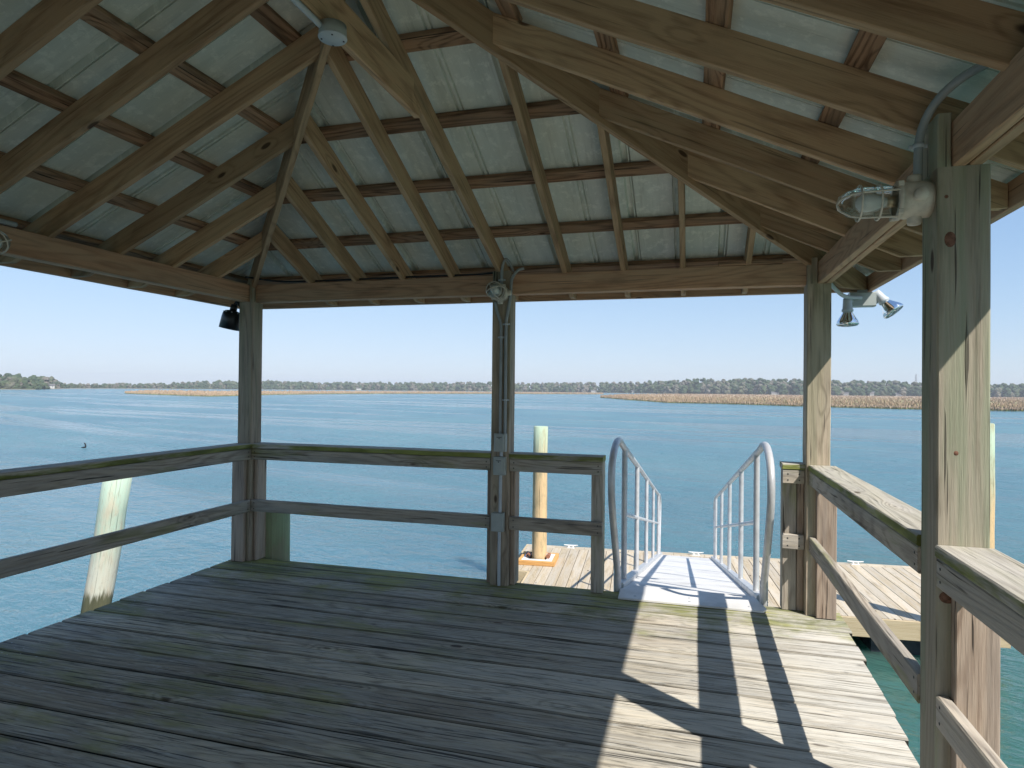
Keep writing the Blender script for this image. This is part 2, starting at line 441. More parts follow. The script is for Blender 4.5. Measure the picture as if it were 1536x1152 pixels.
def interp(tab, x):
    if x <= tab[0][0]: return tab[0][1]
    for (a, b), (c, d) in zip(tab, tab[1:]):
        if x <= c: return b + (d-b)*(x-a)/(c-a)
    return tab[-1][1]
CH = CAMZ - WATER
SHORE = [(-600, 620), (60, 640), (110, 900), (200, 1000), (520, 1150), (900, 1150), (1000, 1000), (1200, 950), (1536, 1050), (2200, 1100)]
xs = list(range(-700, 2301, 25))
vs, fs = [], []
for px in xs:
    d0 = interp(SHORE, px)
    for k, dd in enumerate((0, 12, 400, 3500)):
        p = bearing(px, d0+dd)
        vs.append((p.x, p.y, WATER-.5 if k == 0 else WATER+.45+.4*(k > 1)))
for i in range(len(xs)-1):
    for k in range(3):
        fs.append((i*4+k, (i+1)*4+k, (i+1)*4+k+1, i*4+k+1))
m = MB(); m.add(vs, fs)
o = m.build('far_shore', M['land']); tag(o, 'low far shore land across the river', 'shore', kind='structure')

# marsh islands: a mud bank with many grass blades
def marsh(name, front, back, label, n, seed):
    """front/back: (image column, distance) lists; the stand of grass between them"""
    rr = random.Random(seed)
    m = MB()
    x0, x1 = front[0][0], front[-1][0]
    st = 40
    vs, fs = [], []
    for i in range(st+1):
        px = x0 + (x1-x0)*i/st
        a, b = interp(front, px), interp(back, px)
        for k, (q, z) in enumerate(((-.0, -.4), (.012, .18), (.5, .5), (1, .4))):
            p = bearing(px, a+(b-a)*q)
            vs.append((p.x, p.y, WATER+z))
    for i in range(st):
        for k in range(3):
            fs.append((i*4+k, (i+1)*4+k, (i+1)*4+k+1, i*4+k+1))
    m.add(vs, fs, r=.5)
    for j in range(n):
        px = rr.uniform(x0, x1)
        a, b = interp(front, px), interp(back, px)
        q = rr.random()**2.6
        dist = a + (b-a)*q + rr.uniform(0, 1.5)
        p = bearing(px, dist)
        wd = dist/963*rr.uniform(.9, 2.2)
        hh = rr.uniform(.75, 1.25)*min(1, .55 + q*14 + rr.random()*.2)
        hd = rr.uniform(0, 3.14)
        r = rr.random()
        z0 = WATER + .1
        for q2 in range(2):
            dx, dy = math.cos(hd+q2*1.5)*wd/2, math.sin(hd+q2*1.5)*wd/2
            lx, ly = rr.uniform(-.2, .2), rr.uniform(-.2, .2)
            m.add([(p.x-dx, p.y-dy, z0), (p.x+dx, p.y+dy, z0), (p.x+dx*.5+lx, p.y+dy*.5+ly, z0+hh), (p.x-dx*.7+lx, p.y-dy*.7+ly, z0+hh*rr.uniform(.7, 1))], [(0, 1, 2, 3)], r=r)
    o = m.build(name, M['marsh'])
    tag(o, label, 'marsh grass', kind='stuff')
def fd(px, y): return CH*FPX/max(y-hor(px), 1.2)/math.cos(math.atan((px-768)/FPX))
F1 = [(188, 590.4), (230, 592), (271, 593.5), (315, 595), (355, 594), (393, 592.6), (520, 590.9), (733, 590.9), (905, 591.6)]
marsh('marsh_grass', [(x, fd(x, y)) for x, y in F1], [(x, fd(x, y)*1.02+ (260 if x > 188 else 5)) for x, y in F1],
      'thin tan marsh island low across the water behind the left railing', 6000, 3)
F2 = [(901, 596.5), (940, 600), (1000, 604.6), (1070, 606), (1206, 610.5), (1382, 615), (1536, 617.5), (1900, 626)]
B2 = [(901, 596), (930, 592.5), (1000, 591.5), (1206, 592.5), (1536, 595.5), (1900, 600)]
marsh('marsh_grass', [(x, fd(x, y)) for x, y in F2], [(x, fd(x, y)+3) for x, y in B2],
      'broad tan marsh island behind the gangway and right hand posts', 15000, 5)

# the woods along the far shore
TOP = [(-600, 560), (0, 565), (15, 564), (45, 568), (75, 568), (95, 575), (110, 576), (150, 575.5), (240, 575), (290, 573.5), (330, 571), (400, 571), (470, 572.5),
       (560, 572.5), (600, 573), (640, 572), (700, 571.5), (760, 572), (850, 572), (900, 572), (960, 571), (1000, 569), (1045, 566), (1090, 568), (1130, 565.5), (1190, 567.5),
       (1210, 569), (1260, 571), (1330, 572), (1380, 574), (1490, 577), (1536, 578.5), (2200, 580)]
def icos():
    bm = bmesh.new(); bmesh.ops.create_icosphere(bm, subdivisions=2, radius=1)
    vs = [v.co.copy() for v in bm.verts]; fs = [tuple(v.index for v in f.verts) for f in bm.faces]
    bm.free(); return vs, fs
IV, IF = icos()
def wood_mass(name, x0, x1, step, label, seed):
    rr = random.Random(seed)
    m = MB()
    px = x0
    while px < x1:
        px += rr.uniform(.4, 1.6)*step
        for row in range(4):
            xx = px + rr.uniform(-step, step)
            d = interp(SHORE, xx) + 14 + row*22 + rr.uniform(0, 16)
            tall = (hor(xx) - interp(TOP, xx))*d/FPX*1.02 + CH
            tall = max(5, tall*rr.choice((.74, .82, .88, .95, 1.0, 1.03)) * (.62, .82, .95, 1.0)[row])
            p = bearing(xx, d)
            r = rr.random()
            w = rr.uniform(.36, .52)*min(tall, 12)
            nl = 4
            for k in range(nl):
                zc = tall*(.80 - .20*k) + rr.uniform(-.6, .6)
                rad = w*rr.uniform(.55, .8)*(.85 + .12*k)
                cx, cy = rr.uniform(-.5, .5)*w, rr.uniform(-.5, .5)*w
                sd = rr.random()*99
                vs = []
                for v in IV:
                    q = 1 + .55*mnoise.noise(v*2.3 + V((sd, 0, 0)))
                    vs.append((p.x+cx+v.x*rad*q, p.y+cy+v.y*rad*q, WATER+zc+v.z*rad*.85*q))
                m.add(vs, IF, r=min(1, max(0, r+rr.uniform(-.08, .08))))
    o = m.build(name, M['leaf'])
    tag(o, label, 'woods', kind='stuff')
wood_mass('woodland', -120, 98, 4.0, 'nearer taller wooded point at the left end of the far shore', 1)
wood_mass('woodland', 98, 905, 4.4, 'low distant woods along the middle of the far shore', 2)
wood_mass('woodland', 905, 1680, 3.6, 'tall woods along the far shore above the broad marsh', 4)
# houses among the trees
def house(px, d, w, h, label):
    p = bearing(px, d)
    t = thing('house', label, 'house', (p.x, p.y, WATER+.6), group='houses on the far shore')
    a = math.atan2(p.y, p.x)-math.pi/2
    c, s = math.cos(a), math.sin(a)
    def T(x, y, z): return (p.x+x*c-y*s, p.y+x*s+y*c, WATER+.6+z)
    m = MB(); dp = w*.6
    m.add([T(-w/2, 0, 0), T(w/2, 0, 0), T(w/2, dp, 0), T(-w/2, dp, 0), T(-w/2, 0, h), T(w/2, 0, h), T(w/2, dp, h), T(-w/2, dp, h)],
          [(0, 1, 5, 4), (1, 2, 6, 5), (2, 3, 7, 6), (3, 0, 4, 7), (4, 5, 6, 7)])
    m.build('wall', M['housew'], t)
    m = MB(); e = .5; rh = h*.42
    m.add([T(-w/2-e, -e, h-.1), T(w/2+e, -e, h-.1), T(w/2+e, dp+e, h-.1), T(-w/2-e, dp+e, h-.1), T(-w/2-e, dp/2, h+rh), T(w/2+e, dp/2, h+rh)],
          [(0, 1, 5, 4), (2, 3, 4, 5), (1, 2, 5), (3, 0, 4), (3, 2, 1, 0)])
    m.build('roof', M['houser'], t)
    for k in range(3):
        x = -w*.3+k*w*.3
        m = MB(); m.add([T(x-.5, -.06, h*.35), T(x+.5, -.06, h*.35), T(x+.5, -.06, h*.75), T(x-.5, -.06, h*.75)], [(0, 1, 2, 3)])
        m.build('window', M['steel'], t)
for px, w, h, lab in ((74, 8, 3, 'pale house under the trees on the left wooded point'),
                      (538, 9, 3, 'small white house low on the far shore right of the left corner post'),
                      (890, 8, 3, 'small white house on the far shore left of the broad marsh tip'),
                      (952, 9, 3, 'white house on the far shore above the tall gangway rail'),
                      (1163, 10, 3, 'white waterfront house just left of the right corner post'),
                      (1268, 8, 3, 'pale house right of the right corner post'), (1308, 5, 4, 'tall narrow white house in the trees between the right posts'),
                      (1349, 8, 3, 'low pale house just left of the near right post')):
    house(px, interp(SHORE, px)+13, w, h, lab)
p = bearing(1374, 1150)
m = MB()
for sx, sy in ((-1, -1), (1, -1), (1, 1), (-1, 1)):
    m.tube([(p.x+sx*2.2, p.y+sy*2.2, WATER+.7), (p.x+sx*.25, p.y+sy*.25, WATER+34)], .16, 5)
for k in range(12):
    z = 2.2+k*2.6; q = 2.2-1.95*z/34; q2 = 2.2-1.95*(z+2.6)/34; sg = 1 if k % 2 else -1
    for a, b in (((-1, -1), (1, -1)), ((1, -1), (1, 1)), ((1, 1), (-1, 1)), ((-1, 1), (-1, -1))):
        m.tube([(p.x+a[0]*q, p.y+a[1]*q, WATER+z), (p.x+b[0]*q2, p.y+b[1]*q2, WATER+z+2.6)], .07, 4)
for k in range(3):
    m.tube([(p.x-2.6+.3*k, p.y, WATER+25+3.5*k), (p.x+2.6-.3*k, p.y, WATER+25+3.5*k)], .12, 4)
o = m.build('lattice_mast', M['steel']); tag(o, 'slender steel lattice mast rising above the far woods near the right post', 'mast')

# ------------------------------------------------------------------ deck
m = MB()
PITCHB = .2167
y1 = 4.852
k = 0
while y1 > -6.5:
    y0 = 4.680 - PITCHB*k if k < 60 else y1-PITCHB
    xr = .962 + .045*(min(y1, 4.8)-4.77) + R.uniform(-.008, .008)
    xl = -3.862 + R.uniform(-.012, .006)
    gap = R.choice((.009, .010, .011, .013, .017))
    zt = R.uniform(-.003, 0)
    m.board((xl, (y0+y1)/2, -.02+zt), (xr, (y0+y1)/2, -.02+zt), (y1-y0)-gap, .04, ch=.007, wob=.0014, seg=14)
    y1 = y0
    k += 1
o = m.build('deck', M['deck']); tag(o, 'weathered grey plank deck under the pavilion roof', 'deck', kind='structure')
m = MB()
for yy in [4.76, 4.1, 3.4, 2.7, 2.0, 1.3, .6, -.1, -.8, -1.5, -2.2, -2.9, -3.6]:
    pass
for xx in [-3.74, -3.2, -2.6, -2.0, -1.4, -.8, -.2, .4, .76]:
    m.box((xx-.02, -6.4, -.28), (xx+.02, 4.74, -.048), 'y')
m.box((-3.76, 4.74, -.28), (.78, 4.78, -.048), 'x')
o = m.build('deck_joists', M['rail']); tag(o, 'joists carrying the plank deck', 'deck', kind='structure')

# ------------------------------------------------------------------ pavilion
pav = thing('pavilion', 'open timber pavilion with hipped metal roof standing on the pier deck', 'pavilion', (-1.46, 1.2, 0))
PW = .15
BB, BT = 2.237, 2.388                 # beam underside, top
XL0, XR0, YB0 = -3.815, .742, 4.72    # posts: left row near corner, right row inner face, back row inner face
BXL, BXR, BYB = -3.715, .80, 4.765    # beams: inner faces
EXL, EXR, EYB = -4.17, 1.24, 5.23     # eaves
XC = (EXL+EXR)/2; HALF = (EXR-EXL)/2
EYF = -3.2
SL = .47
def zb(d): return BT + SL*(d-.47)     # rafter underside at distance d in from the eave
def post(x, y, w, tongue, mat='post'):
    m = MB()
    m.board((x+w/2, y+w/2, 0), (x+w/2, y+w/2, BB), w, w, upv=(0, 1, 0), ch=.005, wob=.0015, seg=6)
    x0, y0, x1, y1 = tongue
    m.box((x0, y0, BB), (x1, y1, BT+.025), 'z')
    return m.build('post', M[mat], pav)
post(-3.815, YB0, .139, (-3.712, YB0, -3.676, YB0+.043))
post(-1.503, YB0, .146, (-1.503, YB0, -1.357, YB0+.043))
post(.732, YB0, .15, (.732, YB0, .797, YB0+.043))
post(.757, 2.38, .15, (.757, 2.38, .797, 2.53), 'postg')
KN = metal('red_brown_knot', (.20, .085, .045), .7, 0, .3, 60)
npost = pav.children[-1]
for (x, z, a, b) in ((.793, 2.0, .017, .026), (.812, 1.31, .008, .009), (.782, 2.14, .006, .006), (.79, .845, .024, .02)):
    m = MB()
    n = 16
    vs = [(x, 2.3775, z)] + [(x+a*q*math.cos(i*6.283/n), y, z+b*q*math.sin(i*6.283/n)) for q, y in ((.6, 2.3776), (1, 2.3795)) for i in range(n)]
    fs = [(0, 1+i, 1+(i+1) % n) for i in range(n)] + [(1+i, 1+n+i, 1+n+(i+1) % n, 1+(i+1) % n) for i in range(n)]
    m.add(vs, fs, smooth=True); m.build('knot', KN, npost)
for yy in (.02, -2.75):
    post(.757, yy, .15, (.757, yy, .797, yy+.15))
for yy in (2.38, .02, -2.75):
    post(-3.815, yy, .139, (-3.712, yy, -3.676, yy+.139))
# beams: two planks side by side
def beam(lo, hi, ax):
    m = MB()
    lo, hi = V(lo), V(hi)
    if ax == 'x':
        q = (lo.y+hi.y)/2
        m.box(lo, (hi.x, q-.003, hi.z), 'x', wob=.001); m.box((lo.x, q+.003, lo.z), hi, 'x', wob=.001)
    else:
        q = (lo.x+hi.x)/2
        m.box(lo, (q-.003, hi.y, hi.z), 'y', wob=.001); m.box((q+.003, lo.y, lo.z), hi, 'y', wob=.001)
    return m.build('beam', M['beam'], pav)
beam((-3.70, BYB, BB), (-1.505, BYB+.086, BT), 'x')
beam((-1.355, BYB, BB), (.735, BYB+.086, BT), 'x')
beam((BXR, -2.75, BB), (BXR+.086, 2.379, BT), 'y')
beam((BXR, 2.381, BB), (BXR+.086, YB0+.145, BT), 'y')
beam((BXL-.086, -2.75, BB), (BXL, 2.379, BT), 'y')
beam((BXL-.086, 2.381, BB), (BXL, YB0+.135, BT), 'y')
beam((BXL+.004, -2.75, BB), (BXR-.004, -2.664, BT), 'x')
# rafters
RH, RW = .14, .038
COSR = math.cos(math.atan(SL))
RV = RH/COSR                          # vertical depth of a rafter
def rafter(side, c, d1=None, name='rafter', mat='rafter', skew=0):
    """one rafter from the eave (d=.04) up to the hip or ridge, its tail cut level above the fascia's lower edge"""
    if side in 'LR':
        lim = min(HALF-.02, EYB-c, c-EYF)
    else:
        lim = min(HALF-.02, EXR-c, c-EXL)
    d1 = d1 or lim-.027 if lim < HALF-.03 else HALF-.02
    d0 = .041
    def P(d, z):
        if side == 'L': return V((EXL+d, c, z))
        if side == 'R': return V((EXR-d, c, z))
        if side == 'B': return V((c, EYB-d, z))
        return V((c, EYF+d, z))
    nrm = (P(1, 0)-P(0, 0)).normalized()
    hipn = nrm
    if lim < HALF-.03:                 # cheek cut along the hip
        if side == 'R': hipn = V((1, -1, 0)) if EYB-c < c-EYF else V((1, 1, 0))
        if side == 'L': hipn = V((1, 1, 0)) if EYB-c < c-EYF else V((1, -1, 0))
        if side == 'B': hipn = V((1, -1, 0)) if c > XC else V((1, 1, 0))
        if side == 'F': hipn = V((1, 1, 0)) if c > XC else V((1, -1, 0))
    m = MB()
    m.board(P(d0, zb(d0)+RV/2), P(d1, zb(d1)+RV/2)+V((skew, 0, 0)), RW, RH, n0=nrm, n1=hipn, wob=.0015, ch=.003)
    o = m.build(name, M[mat], pav)
    cut(o, (0, 0, 2.246), (0, 0, -1))
    return o
for yy in (4.38, 3.935, 3.475, 3.015, 2.52, 2.01, 1.62, 1.16, .70, .24, -.22, -.68, -1.2, -1.7, -2.2, -2.7):
    rafter('R', yy)
for yy in (4.35, 3.89, 3.43, 2.935, 2.46, 2.0, 1.54, 1.06, .6, .14, -.32, -.78, -1.3, -1.8, -2.3, -2.75):
    rafter('L', yy)
for xx in (-3.15, -2.72, -2.29, -1.865, -1.44, -.95, -.51, -.085, .36):
    rafter('B', xx, skew=-.095 if xx == -1.44 else 0)
for xx in (-3.2, -2.6, -2.0, -1.46, -.9, -.3, .3):
    rafter('F', xx)
def hip(cx, cy, sx, sy):
    d0, d1 = .06, HALF-.03
    HV = .18/math.cos(math.atan(SL/math.sqrt(2)))
    top = RV-.004
    P = lambda d: V((cx+sx*d, cy+sy*d, zb(d)+top-HV/2))
    m = MB()
    dr = V((sx, sy, 0)).normalized()
    m.board(P(d0), P(d1), .038, .18, n0=dr, n1=dr, wob=.0012, ch=.003)
    o = m.build('hip_rafter', M['rafter'], pav)
    cut(o, (0, 0, 2.246), (0, 0, -1))
hip(EXL, EYB, 1, -1); hip(EXR, EYB, -1, -1); hip(EXL, EYF, 1, 1); hip(EXR, EYF, -1, 1)
m = MB(); zr = zb(HALF)+RV
m.box((XC-.019, EYF+HALF-.1, zr-.19), (XC+.019, EYB-HALF+.05, zr-.005), 'y'); m.build('ridge_board', M['rafter'], pav)
m = MB(); m.box((-1.530, -.7, 3.022), (-1.492, 3.31, 3.205), 'y', wob=.001)
m.build('tie_board', M['rafter'], pav)
# purlins laid flat across the rafters
PT = .038
def purlin(side, d):
    ext = d + .02
    z = zb(d) + RV + PT/2/COSR + .001
    upn = {'L': V((-SL, 0, 1)), 'R': V((SL, 0, 1)), 'B': V((0, SL, 1)), 'F': V((0, -SL, 1))}[side]
    if side == 'B': a, b, n0, n1 = V((EXL+ext, EYB-d, z)), V((EXR-ext, EYB-d, z)), V((1, 1, 0)), V((1, -1, 0))
    if side == 'F': a, b, n0, n1 = V((EXL+ext, EYF+d, z)), V((EXR-ext, EYF+d, z)), V((1, -1, 0)), V((1, 1, 0))
    if side == 'R': a, b, n0, n1 = V((EXR-d, EYF+ext, z)), V((EXR-d, EYB-ext, z)), V((1, -1, 0)), V((-1, -1, 0))
    if side == 'L': a, b, n0, n1 = V((EXL+d, EYF+ext, z)), V((EXL+d, EYB-ext, z)), V((-1, -1, 0)), V((1, -1, 0))
    m = MB()
    m.board(a, b, .089, PT, upv=upn, n0=n0, n1=n1, wob=.0012, ch=.003)
    m.build('purlin', M['purlin'], pav)
for sd in 'LRBF':
    for d in (.24, .69, 1.164, 1.641, 2.116, 2.56):
        purlin(sd, d)
# roof sheets with standing ribs
def sheet(side):
    """profiled metal sheet on one slope: built as a ribbed rectangle, then trimmed along the hips and the ridge"""
    OV = .03
    if side in 'LR': u0, u1 = EYF-OV, EYB+OV
    else: u0, u1 = EXL-OV, EXR+OV
    us = []
    u = u0; k = 0
    q = u0 + R.uniform(.02, .1)
    pts = [(u0, 0)]
    while q < u1-.06:
        if k % 2 == 0: pts += [(q, 0), (q+.010, .034), (q+.034, .034), (q+.044, 0), (q+.052, 0), (q+.053, .03), (q+.060, .03), (q+.061, 0)]
        else: pts += [(q, 0), (q+.005, .020), (q+.014, .020), (q+.019, 0), (q+.034, 0), (q+.038, .018), (q+.044, .018), (q+.048, 0)]
        q += .305
        k += 1
    pts.append((u1, 0))
    m = MB(); vs, gs, fs = [], [], []
    ds = (-OV, HALF+.001)
    for d in ds:
        z = zb(d) + RV + PT/COSR + .004
        for (u, hh) in pts:
            if side == 'R': p = (EXR-d, u, z+hh)
            if side == 'L': p = (EXL+d, u, z+hh)
            if side == 'B': p = (u, EYB-d, z+hh)
            if side == 'F': p = (u, EYF+d, z+hh)
            vs.append(p); gs.append((u, d, ord(side)*1.0))
    n = len(pts)
    for i in range(n-1): fs.append((i, i+1, n+i+1, n+i))
    m.add(vs, fs, gs)
    o = m.build('roof_sheet', M['roof'], pav)
    bm = bmesh.new(); bm.from_mesh(o.data)
    cuts = {'R': (((EXR, EYB, 0), (-1, 1, 0)), ((EXR, EYF, 0), (-1, -1, 0))), 'L': (((EXL, EYB, 0), (1, 1, 0)), ((EXL, EYF, 0), (1, -1, 0))),
            'B': (((EXR, EYB, 0), (1, -1, 0)), ((EXL, EYB, 0), (-1, -1, 0))), 'F': (((EXR, EYF, 0), (1, 1, 0)), ((EXL, EYF, 0), (-1, 1, 0)))}[side]
    for co, no in cuts:
        bmesh.ops.bisect_plane(bm, geom=bm.verts[:]+bm.edges[:]+bm.faces[:], plane_co=co, plane_no=no, clear_outer=True)
    bm.to_mesh(o.data); bm.free()
for sd in 'LRBF': sheet(sd)
m = MB()
zt = lambda d: zb(d)+RV+PT/COSR+.03
def strip(a, b, w, n):
    a, b, n = V(a), V(b), V(n).normalized()
    m.add([a-n*w-V((0, 0, .04)), b-n*w-V((0, 0, .04)), b, a, b+n*w-V((0, 0, .04)), a+n*w-V((0, 0, .04))], [(0, 1, 2, 3), (3, 2, 4, 5)])
strip((EXR, EYB, zt(0)), (XC, EYB-HALF, zt(HALF)), .12, (1, -1, 0)); strip((EXL, EYB, zt(0)), (XC, EYB-HALF, zt(HALF)), .12, (1, 1, 0))
strip((EXR, EYF, zt(0)), (XC, EYF+HALF, zt(HALF)), .12, (1, 1, 0)); strip((EXL, EYF, zt(0)), (XC, EYF+HALF, zt(HALF)), .12, (1, -1, 0))
strip((XC, EYF+HALF, zt(HALF)), (XC, EYB-HALF, zt(HALF)), .12, (1, 0, 0))
m.build('ridge_cap', M['roof'], pav)
# fascia
m = MB(); m.box((EXL, EYB-.038, 2.24), (EXR, EYB, 2.352), 'x', wob=.001); m.build('fascia', M['beam'], pav)
m = MB(); m.box((EXL, EYF, 2.24), (EXR, EYF+.038, 2.352), 'x'); m.build('fascia', M['beam'], pav)
m = MB(); m.box((EXR-.038, EYF+.04, 2.24), (EXR, EYB-.04, 2.352), 'y', wob=.001); m.build('fascia', M['beam'], pav)
m = MB(); m.box((EXL, EYF+.04, 2.24), (EXL+.038, EYB-.04, 2.352), 'y', wob=.001); m.build('fascia', M['beam'], pav)
# a loose filler board lying on the back beam
m = MB(); m.box((.16, BYB-.02, BT+.002), (.58, BYB+.07, BT+.03), 'x'); m.build('filler_board', M['purlin'], pav)

# ------------------------------------------------------------------ railings
ZC, ZR, ZM0, ZM1 = 1.012, .876, .428, .529     # cap top, upper rail bottom, mid rail bottom and top
def railing(label, a, b, ax, inner, sgn, cleats=(), capw=.150, endpost=None):
    """ax: direction of the run from a to b; inner: the coordinate of the inner face; sgn: outward side"""
    mid = (a+b)/2
    t = thing('railing', label, 'railing', (inner, mid, 0) if ax == 'y' else (mid, inner, 0))
    th = .040
    def bx(lo, hi, q0, q1, z0, z1, mat, name, wob=.0015):
        q0, q1 = sorted((q0, q1))
        m = MB()
        if ax == 'y': m.box((q0, lo, z0), (q1, hi, z1), 'y', wob=wob, ch=.005)
        else: m.box((lo, q0, z0), (hi, q1, z1), 'x', wob=wob, ch=.005)
        return m.build(name, M[mat], t)
    bx(a, b, inner-sgn*.004, inner+sgn*(capw+.008), ZC-.040, ZC, 'cap', 'cap_rail')
    bx(a+.003, b-.003, inner, inner+sgn*th, ZR, ZC-.042, 'rail', 'upper_rail')
    bx(a+.003, b-.003, inner, inner+sgn*th, ZM0, ZM1, 'rail', 'mid_rail')
    for (c0, c1, z0, z1) in cleats:
        q0, q1 = sorted((inner+sgn*(th+.002), inner+sgn*(th+.125)))
        m = MB()
        if ax == 'y': m.box((q0, c0, z0), (q1, c1, z1), 'z', ch=.004)
        else: m.box((c0, q0, z0), (c1, q1, z1), 'z', ch=.004)
        m.build('cleat', M['cleat'], t)
    if endpost:
        c0, c1 = endpost
        q0, q1 = sorted((inner+sgn*(th+.001), inner+sgn*(th+.091)))
        m = MB(); m.box((c0, q0, .002), (c1, q1, ZC-.042), 'z', ch=.004); m.build('end_post', M['rail'], t)
    # dark nail heads
    m = MB()
    for e in (a+.035, b-.035):
        for z in (ZR+.025, ZC-.07, ZM0+.025, ZM1-.025):
            c = V((inner-sgn*.0005, e, z)) if ax == 'y' else V((e, inner-sgn*.0005, z))
            m.lathe([(.0, .0015), (.005, .001), (.005, -.002)], c, (-sgn, 0, 0) if ax == 'y' else (0, -sgn, 0), 8)
    m.build('nail_heads', M['black'], t)
    return t
XRL = -3.668
railing('mossy wooden railing along the open left side of the deck', 2.522, 4.718, 'y', XRL, -1, cleats=((4.68, 4.718, .002, ZC-.044),))
railing('wooden railing along the left side beside the camera', .161, 2.378, 'y', XRL, -1)
railing('mossy wooden railing across the back between left corner post and the post with outlets', -3.674, -1.505, 'x', YB0+.002, 1,
        cleats=((-3.674, -3.636, .002, ZC-.044), (-1.543, -1.505, .002, ZC-.044)))
railing('short wooden railing between the post with outlets and the gangway', -1.355, -.640, 'x', YB0+.002, 1,
        cleats=((-1.355, -1.317, .002, ZC-.044),), endpost=(-.730, -.640))
railing('stub of railing beside the right corner post at the gangway', .588, .730, 'x', YB0+.035, 1, cleats=((.688, .730, .002, ZC-.044),), endpost=(.592, .684))
railing('sunlit mossy railing on the right between the two right posts', 2.532, 4.718, 'y', .750, 1, cleats=((4.68, 4.718, .002, ZC-.044), (2.532, 2.57, .002, ZC-.044)), capw=.158)
railing('nearest railing at the right frame edge in front of the near post', .172, 2.378, 'y', .757, 1, cleats=((2.34, 2.378, -.2, ZC-.044),), capw=.158)

# ------------------------------------------------------------------ gangway
gw = thing('gangway', 'pale aluminium gangway with tubular handrails sloping down to the floating dock', 'gangway', (-.03, 4.95, 0))
GX = lambda y: -.03 - .0115*(y-4.9)            # centre line
GZ = lambda y: -.012 - .2145*(y-4.95)          # walking surface
GY0, GY1 = 4.97, 13.62
m = MB()
n = 7
for k in range(n):
    a, b = GY0+(GY1-GY0)*k/n, GY0+(GY1-GY0)*(k+1)/n-.012
    hw = .475
    vs = []
    for y, dz in ((a, 0), (b, 0)):
        for x in (-hw, hw):
            for z in (0, -.03): vs.append((GX(y)+x, y, GZ(y)+z))
    m.add(vs, [(0, 2, 6, 4), (1, 5, 7, 3), (0, 4, 5, 1), (2, 3, 7, 6), (0, 1, 3, 2), (4, 6, 7, 5)])
m.build('tread_plate', M['aludeck'], gw)
m = MB()
for k in range(1, n):
    y = GY0+(GY1-GY0)*k/n
    m.board((GX(y)-.47, y, GZ(y)-.02), (GX(y)+.47, y, GZ(y)-.02), .05, .03)
m.build('cross_bar', M['alu'], gw)
for sg in (-1, 1):
    m = MB()
    c = lambda y: V((GX(y)+sg*.515, y, GZ(y)-.03))
    m.board(c(GY0-.0), c(GY1), .075, .15, ch=.006)
    m.build('side_channel', M['alu'], gw)
# hinged flap lying on the deck planks
m = MB()
pl = [(-.470, 5.02), (-.520, 4.86), (-.515, 4.66), (.462, 4.665), (.490, 4.72), (.43, 5.02)]
vs = [(x, y, .016 if y < 4.97 else .006) for x, y in pl] + [(x, y, .004 if y < 4.97 else -.006) for x, y in pl]
m.add(vs, [(0, 1, 2, 3, 4, 5), (11, 10, 9, 8, 7, 6)] + [(i, i+6, (i+1) % 6+6, (i+1) % 6) for i in range(6)])
m.build('threshold_plate', M['aludeck'], gw)
m = MB()
for x, y in ((-.40, 4.73), (-.02, 4.72), (.38, 4.74), (-.02, 4.80)):
    m.lathe([(0, .0195), (.009, .018), (.012, .0155)], (x, y, 0), (0, 0, 1), 10)
m.build('bolt', M['alu'], gw)
def smooth(pts, n=6):
    P = [V(p) for p in pts]; P = [P[0]*2-P[1]] + P + [P[-1]*2-P[-2]]
    out = []
    for i in range(1, len(P)-2):
        for k in range(n):
            t = k/n
            a, b, c, d = P[i-1:i+3]
            out.append(.5*((2*b)+(c-a)*t+(2*a-5*b+4*c-d)*t*t+(3*b-a-3*c+d)*t*t*t))
    out.append(P[-2])
    return out
HT = lambda y: 1.02 - .209*(y-5.4)
for sg in (-1, 1):
    X = lambda y: GX(y)+sg*.515
    pr = [(4.885, -.02), (4.875, .12), (4.70, .40), (4.52, .68), (4.465, .86), (4.52, 1.02), (4.72, 1.115), (4.95, 1.118), (5.2, HT(5.2)), (5.6, HT(5.6))]
    sp = smooth([(X(max(y, 4.9)), y, z) for y, z in pr])
    sp += [V((X(y), y, HT(y))) for y in (7, 9, 11, 12.3)]
    ye = 12.3
    sp += smooth([(X(ye), ye, HT(ye)), (X(ye), 12.75, HT(12.75)), (X(ye), 13.0, HT(13.0)-.1), (X(ye), 13.02, HT(13)-.35), (X(ye), 12.9, HT(13)-.75), (X(ye), 12.82, GZ(12.8)-.02)])[1:]
    m = MB(); m.tube(sp, .025, 12)
    hr = m.build('handrail', M['alu'], gw)
    m = MB(); m.tube([(X(4.9), 4.885, -.03), (X(4.9), 4.876, .165)], .0285, 12); m.build('sleeve', M['alu'], hr)
    for y in (5.4, 6.84, 8.57, 10.4, 12.35):
        m = MB(); m.tube([(X(y), y, GZ(y)-.08), (X(y), y, HT(y))], .0235, 10); m.build('baluster', M['alu'], hr)
    m = MB(); m.tube([(X(5.4), 5.4, HT(5.4)-.545), (X(12.35), 12.35, HT(12.35)-.545)], .0185, 8); m.build('mid_rail', M['alu'], hr)

